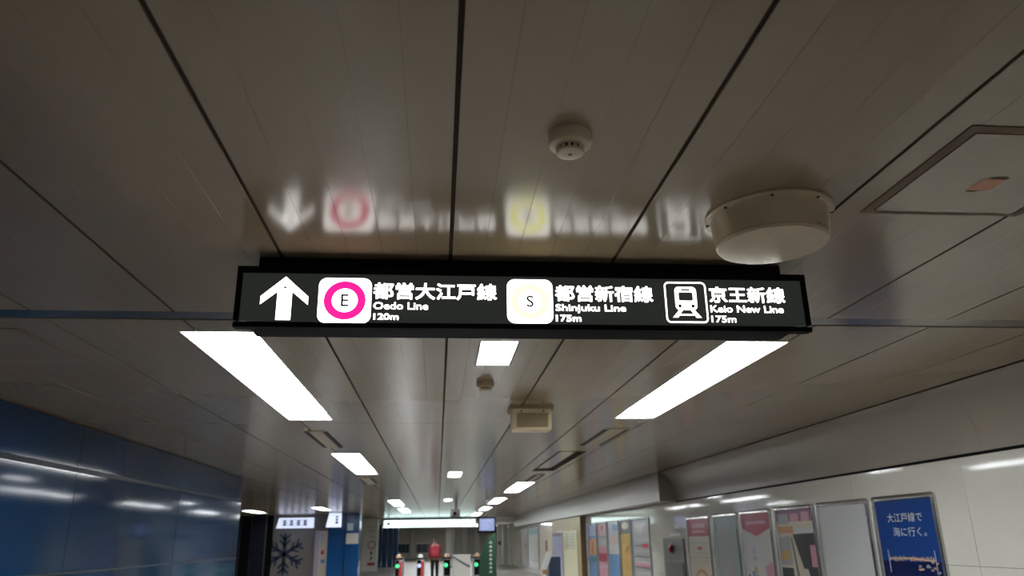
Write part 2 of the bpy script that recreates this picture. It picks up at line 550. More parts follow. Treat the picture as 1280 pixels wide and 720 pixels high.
# unlit fixture half closed by a lid
t = thing('ceiling_lamp', 'unlit recessed fixture with a dark open slot in the right row', 'lamp', ((DEAD[0] + DEAD[1]) / 2, 12.8, CZ), RL)
x0, x1, y0, y1 = DEAD
q = MB()
q.box(x0 + .004, x1 - .004, y0 + .004, y1 - .004, CZ + .10, CZ + .11, M_PLENUM)
for a in (x0 + .004, x1 - .014): q.box(a, a + .01, y0 + .004, y1 - .004, CZ - .004, CZ + .10, M_HATCH)
for a in (y0 + .004, y1 - .034): q.box(x0 + .014, x1 - .014, a, a + .03, CZ - .004, CZ + .10, M_HATCH)
part(q, 'housing', t)
q = MB(); q.box(x0 + .03, x0 + .25, y0 + .05, y1 - .55, CZ - .002, CZ + .006, M_CEIL); q.box(x0 + .03, x0 + .04, y0 + .04, y1 - .04, CZ + .006, CZ + .1, M_PLENUM)
part(q, 'lid', t)
for i in range(2):
    q = MB(); q.tube((x1 - .06 - .07 * i, y0 + .06, CZ + .07), (x1 - .06 - .07 * i, y1 - .06, CZ + .07), .016, M_TUBE_OFF); part(q, 'tube', t, True)

# slot vents in the ceiling
def slot_vent(x0, x1, y0, y1, label):
    t = thing('slot_vent', label, 'vent', ((x0 + x1) / 2, (y0 + y1) / 2, CZ), 'slot vents between the ceiling lamps')
    q = MB()
    q.bbox(x0 + .05, x1 - .05, y0, y1, CZ - .010, CZ, M_CREAM, .003)
    part(q, 'centre_plate', t)
    for a in (x0, x1 - .05):
        q = MB(); q.box(a, a + .05, y0, y1, CZ - .006, CZ, M_PLENUM); part(q, 'slot', t)
        q = MB(); q.box(a + .02, a + .026, y0, y1, CZ - .009, CZ - .006, M_ALUD); part(q, 'blade', t)
    for a in (y0 - .02, y1):
        q = MB(); q.box(x0, x1, a, a + .02, CZ - .008, CZ, M_CREAM); part(q, 'end_cap', t)
slot_vent(-1.53, -1.28, 8.90, 10.50, 'slot vent beyond the big left lamp, its slots dark on a pale plate')
slot_vent(-1.60, -1.33, 15.8, 17.5, 'small slot vent beyond the second lamp of the left row')
slot_vent(1.93, 2.22, 8.80, 10.46, 'slot vent beyond the big right lamp')
slot_vent(1.90, 2.10, 15.30, 17.28, 'slot vent between the unlit fixture and the next right lamp')

# lamps of the lowered far ceiling
for k, (x, y) in enumerate(((-1.7, 54), (-0.2, 51), (0.9, 57), (-0.9, 60), (2.2, 53), (3.3, 58), (-3.0, 58))):
    t = thing('ceiling_lamp', ['far ceiling lamp seen below the gate sign, first from left', 'far ceiling lamp below the middle of the gate sign',
        'far ceiling lamp below the right half of the gate sign', 'far ceiling lamp low below the gate sign, deepest in the middle',
        'far ceiling lamp left of the hanging monitor', 'far ceiling lamp behind the hanging monitor', 'far ceiling lamp above the blue pillar at the back'][k], 'lamp', (x, y, 2.5), 'lamps beyond the ticket gates')
    q = MB(); q.bbox(x - .55, x + .55, y - .6, y + .6, 2.47, 2.5, M_TRAY, .006); part(q, 'frame', t)
    q = MB(); q.box(x - .48, x + .48, y - .53, y + .53, 2.462, 2.47, M_TUBE); part(q, 'diffuser', t)

# ================================================================== HANGING DIRECTION SIGN
YS = 3.18
S = thing('direction_sign', 'long black hanging sign with lit arrow and three line names', 'sign', (0.39, YS + .12, 2.75))
q = MB()
q.bbox(-.80, 1.585, YS + .05, YS + .24, 2.66, CZ, M_BLACK, .006); part(q, 'mounting_box', S)
q = MB()
q.bbox(-.83, 1.625, YS + .045, YS + .25, 2.435, 2.685, M_BLACKG, .008)
part(q, 'cabinet', S)
q = MB()
fx0, fx1, fz0, fz1 = -.873, 1.672, 2.415, 2.688
P = Plane((0, YS, 0), (1, 0, 0), (0, 0, 1), (0, -1, 0))
for (a0, a1, b0, b1) in ((fx0, fx1, fz0, fz0 + .022), (fx0, fx1, fz1 - .030, fz1), (fx0, fx0 + .024, fz0 + .032, fz1 - .03), (fx1 - .024, fx1, fz0 + .032, fz1 - .03)):
    q.bbox(a0, a1, YS - .004, YS + .045, b0, b1, M_BLACK, .003)
part(q, 'frame', S)
q = MB(); q.box(fx0 + .022, fx1 - .022, YS + .004, YS + .02, fz0 + .03, fz1 - .028, M_FACE)
face = part(q, 'face_panel', S)
Y0 = YS + .004
P = Plane((0, Y0, 0), (1, 0, 0), (0, 0, 1), (0, -1, 0))
q = MB()
ax = -.668
P.poly(q, [(ax - .031, 2.448), (ax + .031, 2.448), (ax + .031, 2.59), (ax - .031, 2.59)], M_LITW, .0012)
P.poly(q, [(ax, 2.643), (ax - .1, 2.553), (ax - .1, 2.516), (ax, 2.600)], M_LITW, .0012)
P.poly(q, [(ax, 2.643), (ax, 2.600), (ax + .1, 2.516), (ax + .1, 2.553)], M_LITW, .0012)
part(q, 'arrow', S, label='white lit upward arrow at the left end')
def badge(u0, u1, v0, v1, ringmat, letter, ld, lw, ru, rin, label, rot=0):
    o_ = MB()
    P.poly(o_, P.rrect(u0, u1, v0, v1, .035), M_LITW, .0010)
    bd = part(o_, 'line_badge', S, label=label)
    cu, cv_ = (u0 + u1) / 2, (v0 + v1) / 2
    r_ = MB(); P.ring(r_, P.ell(cu, cv_, ru, ru * .97), P.ell(cu, cv_, rin, rin * .97), ringmat, .0018)
    part(r_, 'ring', bd)
    l_ = MB(); P.text(l_, letter, cu - lw / 2, cu + lw / 2, cv_ - ld / 2, cv_ + ld / 2, M_BLACK, .0018, .012)
    part(l_, 'letter', bd)
badge(-.526, -.300, 2.437, 2.640, M_LITMAG, 'E', .055, .032, 0.0895, .055, 'white badge with magenta ring and letter E')
badge(.290, .494, 2.443, 2.646, M_LITYEL, 'S', .052, .032, .084, .054, 'white badge with pale yellow ring and letter S')
# train pictogram
q = MB()
u0, u1, v0, v1 = 1.003, 1.197, 2.452, 2.645
P.ring(q, P.rrect(u0, u1, v0, v1, .022), P.rrect(u0 + .007, u1 - .007, v0 + .007, v1 - .007, .015), M_LITW, .0012)
tg = part(q, 'train_badge', S, label='white outlined square with a train seen head-on')
q = MB()
cu = (u0 + u1) / 2
P.ring(q, P.rrect(cu - .050, cu + .050, 2.512, 2.622, .02), P.rrect(cu - .033, cu + .033, 2.556, 2.596, .008), M_LITW, .0012)
q2 = MB()
for s in (-1, 1):
    pts = [(cu + s * .018, 2.512), (cu + s * .036, 2.512), (cu + s * .066, 2.477), (cu + s * .042, 2.477)]
    P.poly(q, pts if s > 0 else pts[::-1], M_LITW, .0012)
    q2 = MB(); P.poly(q2, P.ell(cu + s * .030, 2.531, .008, .008, 16), M_BLACK, .0018); part(q2, 'headlamp', tg)
P.rect(q, cu - .05, cu + .05, 2.487, 2.494, M_LITW, .0012)
q2 = MB(); P.rect(q2, cu - .02, cu + .02, 2.604, 2.612, M_BLACK, .0018)
part(q, 'train_front', tg); part(q2, 'destination_slot', tg)
def line_text(s, u0, u1, v0, v1, bold):
    q = MB(); P.text(q, s, u0, u1, v0, v1, M_LITW, .0012, bold); return part(q, 'lettering', S)
for a in (('都営大江戸線', -.293, .245, 2.546, 2.622, .022), ('Oedo Line', -.290, -.055, 2.500, 2.533, .022), ('120m', -.288, -.181, 2.453, 2.482, .036),
          ('都営新宿線', .505, .949, 2.546, 2.622, .022), ('Shinjuku Line', .505, .822, 2.492, 2.533, .022), ('175m', .505, .618, 2.453, 2.484, .036),
          ('京王新線', 1.210, 1.566, 2.549, 2.625, .022), ('Keio New Line', 1.210, 1.551, 2.503, 2.536, .022), ('175m', 1.210, 1.324, 2.456, 2.487, .022)):
    line_text(*a)

# ================================================================== CEILING FITTINGS
def detector(x, y, r, label, col):
    t = thing('smoke_detector', label, 'smoke detector', (x, y, CZ), 'smoke detectors on the ceiling')
    q = MB(); q.lathe([(r, CZ), (r, CZ - r * .42), (r * .93, CZ - r * .55), (r * .70, CZ - r * .60)], (x, y, 0), col, 36); part(q, 'base', t, True)
    q = MB()
    for i in range(14):
        a = 2 * PI * i / 14
        p = Vector((math.cos(a), math.sin(a), 0)); tn = Vector((-p.y, p.x, 0))
        c = Vector((x, y, CZ - r * .60)) + p * r * .60
        q.prism([c + tn * .08 * r + p * .04 * r, c - tn * .08 * r + p * .04 * r, c - tn * .08 * r - p * .04 * r, c + tn * .08 * r - p * .04 * r], (0, 0, -r * .26), col)
    part(q, 'cage_ribs', t)
    q = MB(); q.lathe([(r * .50, CZ - r * .60), (r * .50, CZ - r * .84)], (x, y, 0), M_BLACK, 24); part(q, 'chamber', t)
    q = MB(); q.lathe([(r * .62, CZ - r * .84), (r * .60, CZ - r * .93), (r * .3, CZ - r * .98)], (x, y, 0), col, 32); part(q, 'cap', t, True)
    q = MB(); q.lathe([(r * .12, CZ - r * .975), (r * .1, CZ - r * 1.01), (r * .03, CZ - r * 1.03)], (x, y, 0), mat('red_lens', (.25, .03, .02), .3), 12); part(q, 'indicator', t, True)
detector(.395, 2.09, .069, 'round white smoke detector on the ceiling above the hanging sign', M_CREAM)
detector(.365, 6.05, .070, 'small brownish smoke detector beyond the sign, before the ceiling loudspeaker box', mat('aged_plastic', (.36, .27, .16), .4))

# white drum
cx, cy = 1.285, 2.66
t = thing('drum_loudspeaker', 'round ivory drum screwed to the ceiling above the right end of the sign', 'loudspeaker', (cx, cy, CZ))
q = MB(); q.lathe([(.243, CZ), (.245, CZ - .008), (.238, CZ - .016), (.224, CZ - .018)], (cx, cy, 0), M_DRUM, 56); part(q, 'flange', t, True)
q = MB(); q.lathe([(.226, CZ - .016), (.224, CZ - .025), (.212, CZ - .115)], (cx, cy, 0), M_DRUM, 56); part(q, 'drum', t, True)
q = MB(); q.lathe([(.212, CZ - .113), (.213, CZ - .122), (.205, CZ - .132), (.19, CZ - .1345), (.05, CZ - .136)], (cx, cy, 0), M_DRUM, 56); part(q, 'bottom_plate', t, True)
for i in range(8):
    a = math.radians(-20 + 45 * i)
    q = MB(); q.lathe([(.007, CZ - .015), (.006, CZ - .0205), (.002, CZ - .021)], (cx + .2335 * math.cos(a), cy + .2335 * math.sin(a), 0), M_RUST, 10); part(q, 'screw', t, True)
q = MB()
for a0, a1, h in ((-66, -58, .003), (-55, -50, .002), (-48, -40, .003)):
    a = math.radians(a0); c_ = math.radians(a1); rr_ = .2150
    q.poly([(cx + rr_ * math.cos(a), cy + rr_ * math.sin(a), CZ - .112), (cx + rr_ * math.cos(c_), cy + rr_ * math.sin(c_), CZ - .112),
            (cx + rr_ * math.cos(c_), cy + rr_ * math.sin(c_), CZ - .112 + h), (cx + rr_ * math.cos(a), cy + rr_ * math.sin(a), CZ - .112 + h)], M_RUST)
part(q, 'rust_streak', t, label='thin rust streaks on the lower edge')

# access hatch
x0, x1, y0, y1 = HATCH
t = thing('access_hatch', 'square ceiling access hatch with brown frame, right of the ivory drum', 'hatch', ((x0 + x1) / 2, (y0 + y1) / 2, CZ))
q = MB(); f_ = .038
for a in ((x0, x1, y0, y0 + f_), (x0, x1, y1 - f_ * .8, y1), (x0, x0 + f_, y0 + f_, y1 - f_ * .8), (x1 - f_, x1, y0 + f_, y1 - f_ * .8)):
    q.box(a[0], a[1], a[2], a[3], CZ - .004, CZ, M_HATCH)
part(q, 'frame', t)
q = MB(); q.box(x0 + f_ + .004, 2.25, y0 + f_ + .004, y1 - f_ * .8 - .004, CZ - .006, CZ - .001, M_CEIL); part(q, 'lid', t)
q = MB(); P2 = Plane((1.966, 2.334, CZ - .006), (1, 0, 0), (0, 1, 0), (0, 0, -1))
P2.poly(q, [(-.045, -.05), (.045, -.06), (.045, .045), (-.045, .055)], pm('faded_orange', (.50, .22, .12), .5), .001)
P2.rect(q, -.02, .045, -.065, -.045, M_RUST, .0015); P2.rect(q, -.04, .0, .045, .06, M_RUST, .0015)
part(q, 'sticker', t, label='faded orange sticker')
# left faint hatch
x0, x1, y0, y1 = -3.05, -2.42, 4.48, 5.35
t = thing('access_hatch', 'faint square ceiling hatch near the blue wall, left edge of the photo', 'hatch', ((x0 + x1) / 2, (y0 + y1) / 2, CZ))
q = MB(); f_ = .022
for a in ((x0, x1, y0, y0 + f_), (x0, x1, y1 - f_, y1), (x0, x0 + f_, y0 + f_, y1 - f_), (x1 - f_, x1, y0 + f_, y1 - f_)):
    q.box(a[0], a[1], a[2], a[3], CZ - .004, CZ, M_HATCH)
part(q, 'frame', t)
q = MB(); q.box(x0 + f_ + .003, x1 - f_ - .003, y0 + f_ + .003, y1 - f_ - .003, CZ - .005, CZ - .001, M_CEIL); part(q, 'lid', t)

# square loudspeaker box
t = thing('loudspeaker_box', 'cream square loudspeaker box with tan grille under the ceiling', 'loudspeaker', (.885, 7.35, CZ))
q = MB()
q.prism([(.70, 7.21, 2.725), (.70, 7.25, 2.535), (.70, 7.47, 2.535), (.70, 7.50, 2.725)], (.37, 0, 0), M_BOX); part(q, 'case', t)
q = MB(); q.bbox(.672, 1.09, 7.19, 7.53, 2.725, CZ, M_TAN, .004); part(q, 'mounting_plate', t)
q = MB()
q.prism([(.735, 7.209, 2.685), (1.035, 7.209, 2.685), (1.035, 7.236, 2.555), (.735, 7.236, 2.555)], (0, -.006, 0), M_TAN); part(q, 'grille', t)
for i in range(6):
    q = MB(); z = 2.675 - .022 * i; yy = 7.201 + (2.685 - z) * .208
    q.box(.74, 1.03, yy - .004, yy + .003, z - .006, z, M_TAN); part(q, 'grille_bar', t)
for x in (.78, .99):
    q = MB(); q.lathe([(.009, 7.214), (.008, 7.203)], (x, 0, 2.707), M_RUST, 10, 'y'); part(q, 'screw', t)

# small dark fitting hanging before the gate sign
t = thing('security_camera', 'small dark camera hanging from the ceiling left of the monitor', 'camera', (.62, 27.0, CZ))
q = MB(); q.tube((.62, 27, CZ), (.62, 27, 2.5), .05, M_ALUD); part(q, 'bracket', t)
q = MB(); q.bbox(.42, .74, 26.6, 27.2, 2.27, 2.52, M_STEEL, .03); part(q, 'case', t)
q = MB(); q.lathe([(.06, 26.54), (.06, 26.6)], (.56, 0, 2.38), M_BLACK, 16, 'y'); part(q, 'lens', t)

# ================================================================== POSTER FRAMES ON THE RIGHT WALL
def frame_ring(mb, y0, y1, z0, z1, wd, x, dp, r, material):
    Pn = Plane((x, 0, 0), (0, 1, 0), (0, 0, 1), (-1, 0, 0))
    o0 = Pn.rrect(y0, y1, z0, z1, r); o1 = Pn.rrect(y0 + wd * .3, y1 - wd * .3, z0 + wd * .3, z1 - wd * .3, max(.004, r - wd * .3))
    i1 = Pn.rrect(y0 + wd * .8, y1 - wd * .8, z0 + wd * .8, z1 - wd * .8, max(.003, r - wd * .8)); i0 = Pn.rrect(y0 + wd, y1 - wd, z0 + wd, z1 - wd, .003)
    n = len(o0)
    v = [Pn.p(*p, 0) for p in o0] + [Pn.p(*p, dp * .75) for p in o0] + [Pn.p(*p, dp) for p in o1] + [Pn.p(*p, dp) for p in i1] + [Pn.p(*p, dp * .4) for p in i0] + [Pn.p(*p, 0) for p in i0]
    f = [(k * n + i, k * n + (i + 1) % n, (k + 1) * n + (i + 1) % n, (k + 1) * n + i) for k in range(5) for i in range(n)]
    mb.mesh(v, f, material)
def poster(y0, y1, ztop, label, draw, x=XR, h=1.56, wd=.055, dp=.03, group='framed posters on the white wall', fm=None, name='poster_frame', base=None):
    zb = ztop - h
    t = thing(name, label, 'poster', (x, (y0 + y1) / 2, zb), group)
    q = MB(); frame_ring(q, y0, y1, zb, ztop, wd, x, dp, .05 if wd > .03 else .02, fm or M_ALU); part(q, 'frame', t, True)
    q = MB(); q.box(x - .008, x - .0005, y0 + wd * .9, y1 - wd * .9, zb + wd * .9, ztop - wd * .9, base or pm('paper', (.60, .61, .60), .15)); part(q, 'sheet', t)
    if draw:
        a, c = y1 - wd, y0 + wd
        Pn = Plane((x - .008, a, zb + wd), (0, -(a - c), 0), (0, 0, ztop - zb - 2 * wd), (-1, 0, 0))
        q = MB(); draw(Pn, q); part(q, 'print', t)
    return t
C = dict(white=pm('white', (.72, .72, .70), .2), blue=pm('deep_blue', (.010, .050, .22), .18), sea=pm('night_sea', (.003, .010, .07), .18), amber=pm('amber', (.65, .38, .18)),
         red=pm('red', (.42, .02, .05)), pink=pm('pink', (.60, .28, .34)), mauve=pm('mauve', (.26, .10, .22)), cream=pm('cream', (.60, .54, .42)),
         black=pm('black', (.012, .008, .010)), maroon=pm('maroon', (.10, .012, .018)), gold=pm('ochre', (.52, .33, .06)), sky=pm('sky', (.10, .24, .46)),
         lav=pm('lavender', (.38, .40, .62)), teal=pm('teal', (.05, .22, .22)), grey=pm('grey', (.36, .36, .36)), dgrey=pm('dark_grey', (.10, .10, .10)), orange=pm('orange', (.58, .27, .10)),
         pale=pm('pale_yellow', (.62, .60, .40)), teel=pm('pale_teal', (.30, .40, .40)))
def d_bay(P, q):
    P.rect(q, 0, 1, 0, 1, C['blue'], .001)
    P.rect(q, 0, 1, 0, .60, C['sea'], .0016)
    P.text(q, '大江戸線で', .20, .80, .855, .915, C['white'], .002)
    P.text(q, '海に行く。', .27, .83, .760, .820, C['white'], .002)
    for u in (.12, .90):
        P.rect(q, u - .008, u + .008, .52, .67, C['grey'], .0024)
    P.poly(q, [(.14, .607), (.5, .613), (.9, .60), (.9, .608), (.5, .622), (.14, .615)], C['amber'], .0024)
    for i in range(26):
        u = .14 + .76 * i / 25; P.rect(q, u - .006, u + .006, .596 + .012 * random.random(), .622 + .012 * random.random(), C['amber'] if i % 3 else C['white'], .0028)
    for i in range(14):
        u = .62 + .35 * random.random(); v = .50 + .09 * random.random(); P.rect(q, u - .02, u + .02, v, v + .012, C['amber'] if i % 2 else C['grey'], .0024)
    for i in range(8):
        u = .1 + .8 * random.random(); v = .2 + .25 * random.random(); P.rect(q, u - .03, u + .03, v, v + .006, C['sky'], .0024)
poster(7.035, 8.145, 1.912, 'framed blue poster of a lit bridge over a bay at night', d_bay)
poster(8.215, 9.425, 1.910, 'framed blank white sheet just left of the blue bridge poster', None)
def d_photos(P, q):
    P.rect(q, 0, 1, 0, 1, C['cream'], .001)
    P.rect(q, 0, 1, .90, 1, C['mauve'], .0016); P.rect(q, .05, .35, .88, .97, C['grey'], .002)
    P.rect(q, .4, .62, .90, .97, C['pink'], .002); P.rect(q, .70, .9, .90, .98, C['pink'], .002)
    P.rect(q, .03, .45, .80, .86, C['orange'], .0016); P.rect(q, .45, .98, .80, .84, C['white'], .0016)
    P.poly(q, [(.42, .79), (.97, .80), (.97, .40), (.66, .44)], C['black'], .002)
    P.poly(q, [(.02, .76), (.34, .78), (.34, .52), (.02, .52)], C['grey'], .002); P.rect(q, .06, .28, .57, .65, C['gold'], .0026)
    P.rect(q, .02, .34, .08, .50, C['black'], .002)
    P.poly(q, [(.36, .76), (.40, .76), (.52, .3), (.46, .3)], C['dgrey'], .0026)
    P.poly(q, [(.62, .5), (.72, .5), (.95, .1), (.95, 0), (.48, 0), (.48, .2)], C['cream'], .0028)
    P.poly(q, [(.62, .28), (.72, .32), (.82, .2), (.86, .02), (.55, .02)], C['maroon'], .0034)
    P.rect(q, .85, .99, .1, .38, C['maroon'], .003); P.rect(q, .84, .97, .52, .70, C['pink'], .0034)
poster(9.485, 10.69, 1.905, 'framed poster of dark photographs with pale figures under a mauve heading', d_photos)
def d_redtop(P, q):
    P.rect(q, 0, 1, 0, 1, C['white'], .001)
    P.poly(q, [(0, 1), (0, .86), (.5, .78), (1, .86), (1, 1)], C['red'], .0016)
    P.rect(q, .15, .85, .90, .93, C['pink'], .002)
    for i in range(7):
        u = .1 + .7 * random.random(); v = .15 + .55 * random.random()
        P.poly(q, P.ell(u, v, .05, .035, 12), [C['lav'], C['dgrey'], C['gold'], C['sky']][i % 4], .002)
        P.rect(q, u - .06, u + .08, v - .09, v - .05, [C['grey'], C['lav'], C['dgrey']][i % 3], .0024)
    P.poly(q, [(.7, .5), (.98, .55), (.98, .05), (.75, .1)], C['pink'], .0022)
    P.rect(q, .1, .9, .02, .06, C['dgrey'], .0022)
poster(10.80, 11.95, 1.897, 'framed white poster with a red pentagon heading', d_redtop)
def d_pale(P, q):
    P.rect(q, 0, 1, 0, 1, C['teel'], .001)
    P.rect(q, .15, .8, .2, .9, C['grey'], .0016)
poster(12.06, 13.19, 1.89, 'framed plain pale teal poster between two with red headings', d_pale)
def d_redbox(P, q):
    P.rect(q, 0, 1, 0, 1, C['cream'], .001)
    P.rect(q, 0, 1, .80, 1, C['red'], .0016); P.rect(q, .2, .8, .84, .87, C['pink'], .002); P.rect(q, .2, .8, .90, .95, C['pink'], .002)
    P.poly(q, P.ell(.5, .66, .12, .02, 16), C['red'], .002)
    for v in (.72, .60, .55, .50): P.rect(q, .12, .88, v, v + .008, C['grey'], .002)
    P.poly(q, P.ell(.5, .28, .32, .14, 24), C['orange'], .002); P.poly(q, P.ell(.5, .3, .2, .08, 24), C['cream'], .0026)
poster(13.36, 14.62, 1.882, 'framed cream poster with a red block heading, beside the steel cabinet', d_redbox)

# posters beyond the steel cabinet
MX = mat('grey_frame', (.30, .31, .33), .35, metal=.6)
def d_tri(P, q):
    P.rect(q, 0, 1, 0, 1, C['grey'], .001)
    P.poly(q, [(.08, .96), (.85, .96), (.5, .78), (.3, .84)], C['white'], .0016)
    for i in range(7): P.rect(q, .08, .92, .68 - .08 * i, .70 - .08 * i, C['dgrey'] if i % 2 else C['white'], .0016)
    P.rect(q, .55, .9, .58, .64, C['red'], .002); P.rect(q, .1, .9, .30, .36, C['pink'], .002)
def d_gold(P, q):
    P.rect(q, 0, 1, 0, 1, C['gold'], .001)
    P.rect(q, 0, 1, .80, 1, C['dgrey'], .0016); P.poly(q, P.ell(.5, .93, .35, .06, 20), C['cream'], .002)
    for i in range(6): P.poly(q, P.ell(.25 + .5 * random.random(), .1 + .6 * random.random(), .12, .03, 12), C['orange'], .002)
def d_bluebot(P, q):
    P.rect(q, 0, 1, 0, 1, C['white'], .001)
    P.rect(q, 0, 1, .0, .45, C['sky'], .0016); P.poly(q, [(.1, .97), (.9, .97), (.45, .82), (.3, .72)], C['lav'], .0016); P.rect(q, .4, .95, .86, .97, C['sky'], .002)
    for i in range(3): P.rect(q, .15, .85, .62 + .05 * i, .64 + .05 * i, C['orange'], .002)
def d_pinkp(P, q):
    P.rect(q, 0, 1, 0, 1, C['pink'], .001)
    P.rect(q, 0, 1, .58, .80, C['white'], .0016); P.rect(q, .1, .9, .74, .76, C['dgrey'], .002); P.rect(q, 0, 1, .3, .45, C['red'], .0016); P.rect(q, .2, .8, .2, .24, C['white'], .002)
    P.poly(q, [(.3, .95), (.7, .97), (.5, .84)], C['red'], .002)
def d_multi(P, q):
    P.rect(q, 0, 1, 0, 1, C['sky'], .001)
    P.rect(q, 0, 1, .78, 1, C['lav'], .0016); P.rect(q, 0, 1, .40, .72, C['orange'], .0016); P.rect(q, .4, .5, .42, .66, C['black'], .002); P.rect(q, .1, .9, .28, .36, C['teal'], .002)
def d_bits(P, q):
    P.rect(q, 0, 1, 0, 1, C['white'], .001)
    P.rect(q, .05, .95, .82, .97, C['sky'], .0016); P.rect(q, .1, .9, .62, .70, C['dgrey'], .0016); P.rect(q, .3, .9, .42, .52, C['sky'], .0016); P.rect(q, .1, .85, .22, .34, C['black'], .0016); P.rect(q, .2, .5, .24, .3, C['cream'], .002)
far = [(17.30, 18.93, 'tall framed grey poster with a white triangle on top, beyond the steel cabinet', d_tri),
       (19.05, 20.20, 'tall framed ochre poster with a dark heading and pale disc', d_gold),
       (20.33, 21.66, 'tall framed white poster with a blue lower half', d_bluebot),
       (21.80, 23.10, 'tall framed pink and white poster', d_pinkp),
       (23.25, 24.50, 'tall framed poster with an orange block on blue', d_multi)]
for y0, y1, lb, dr in far:
    poster(y0, y1, 1.965, lb, dr, fm=MX, wd=.05, group='tall framed posters before the ochre column')
poster(24.52, 24.88, 1.965, 'narrow white framed notice with blue heading, touching the ochre column', d_bits, fm=MX, wd=.03, group='tall framed posters before the ochre column')

# steel cabinet with red lamp
t = thing('hydrant_cabinet', 'stainless steel wall cabinet with a round red lamp', 'cabinet', (XR, 15.5, 0))
q = MB(); q.bbox(XR - .04, XR - .003, 14.86, 16.22, 0, 1.505, M_STEEL, .012); part(q, 'body', t)
q = MB(); q.bbox(XR - .050, XR - .04, 14.94, 16.14, .08, 1.08, M_STEEL, .006)
dr_ = part(q, 'door', t)
q = MB(); q.bbox(XR - .075, XR - .050, 15.0, 15.05, .55, .70, M_ALUD, .006); part(q, 'handle', dr_)
q = MB(); q.lathe([(.095, XR - .04), (.095, XR - .052), (.085, XR - .058)], (0, 15.6, 1.31), M_ALUD, 24, 'x'); part(q, 'lamp_ring', t, True)
q = MB(); q.lathe([(.08, XR - .052), (.075, XR - .085), (.05, XR - .105), (.015, XR - .112)], (0, 15.6, 1.31), mat('red_lamp', (.30, .004, .010), .25), 24, 'x'); part(q, 'lamp_lens', t, True)
q = MB(); q.box(XR - .003, XR - .0004, 15.12, 15.46, 1.685, 1.76, mat('sticker_white', (.66, .67, .70), .4)); single(q, 'notice_sticker', 'small pale sticker on the wall high above the steel cabinet', 'sticker')
q = MB(); q.box(XR - .003, XR - .0004, 15.10, 15.85, 1.545, 1.60, mat('sticker_white', (.66, .67, .70), .4)); single(q, 'notice_sticker', 'long pale label on the wall just over the steel cabinet', 'sticker')

# ochre column with two posters
M_OCHRE = mat('ochre_panel', (.42, .31, .13), .35, noise=.05)
t = thing('column', 'flat ochre column on the right wall carrying a lavender and a cream poster', 'column', (4.6, 28.2, 0))
q = MB(); q.bbox(4.50, XR, 24.95, 31.4, 0, 2.204, M_OCHRE, .01); part(q, 'shaft', t)
q = MB(); q.box(4.495, XR, 24.93, 24.95, 0, 2.204, mat('brown_edge', (.16, .10, .04), .4)); part(q, 'edge_strip', t, label='dark brown edge')
def d_lav(P, q):
    P.rect(q, 0, 1, 0, 1, C['lav'], .001); P.rect(q, .05, .95, .9, .98, C['mauve'], .0016)
    for i in range(5): P.poly(q, P.ell(.2 + .6 * random.random(), .1 + .65 * random.random(), .28, .05, 14), C['sky'] if i % 2 else C['white'], .0018)
poster(28.75, 31.25, 1.78, 'lavender poster on the ochre column', d_lav, x=4.50, wd=.02, dp=.012, group='posters on the ochre column')
def d_cream(P, q):
    P.rect(q, 0, 1, 0, 1, C['pale'], .001)
    for r_ in range(6):
        for c_ in range(2): P.rect(q, .12 + .44 * c_, .42 + .44 * c_, .93 - .06 * r_, .955 - .06 * r_, C['grey'], .0018)
poster(25.55, 28.50, 1.78, 'pale yellow poster with rows of small grey print on the ochre column', d_cream, x=4.50, wd=.02, dp=.012, group='posters on the ochre column')

# notice boards beyond the column
def d_brown(P, q):
    P.rect(q, 0, 1, 0, 1, C['cream'], .001); P.rect(q, .45, .6, .45, .7, C['maroon'], .0016)
poster(32.2, 36.6, 2.05, 'wide beige board with a brown vertical notice, beyond the ochre column', d_brown, fm=MX, h=1.9, group='notice boards near the gates')
def d_tealtop(P, q):
    P.rect(q, 0, 1, 0, 1, C['white'], .001); P.rect(q, 0, 1, .86, 1, C['teal'], .0016); P.rect(q, .2, .9, .1, .14, C['grey'], .0016)
poster(36.9, 41.2, 2.05, 'white notice board with a dark teal heading, beyond the beige board', d_tealtop, fm=MX, h=1.9, group='notice boards near the gates')
def d_greys(P, q):
    P.rect(q, 0, 1, 0, 1, C['grey'], .001); P.rect(q, .1, .5, .1, .9, C['cream'], .0016); P.rect(q, .6, .9, .5, .62, C['dgrey'], .0016)
poster(41.5, 44.9, 2.05, 'grey notice board farthest along the right wall', d_greys, fm=MX, h=1.9, group='notice boards near the gates')

# leaflet stand
t = thing('leaflet_stand', 'small leaflet stand with a tilted white board before the ochre column', 'stand', (3.42, 25.1, 0))
q = MB(); q.bbox(3.25, 3.60, 24.95, 25.30, 0, .04, M_ALUD, .01); part(q, 'base', t)
q = MB(); q.tube((3.42, 25.15, .04), (3.42, 25.15, .75), .03, M_ALU); part(q, 'post', t, True)
q = MB(); q.prism([(3.20, 25.0, .62), (3.40, 25.0, .62), (3.62, 25.12, 1.14), (3.42, 25.12, 1.14)], (0, .03, 0), mat('white_board', (.85, .87, .86), .3)); part(q, 'board', t)
q = MB(); q.bbox(3.26, 3.42, 25.04, 25.12, .48, .62, mat('orange_box', (.60, .35, .15), .4), .01); part(q, 'leaflet_box', t)
b = MB(); b.bbox(3.52, 3.92, 25.5, 25.9, 0, .98, mat('slate_blue', (.05, .08, .14), .35), .02)
single(b, 'litter_bin', 'slate blue bin behind the leaflet stand', 'bin')

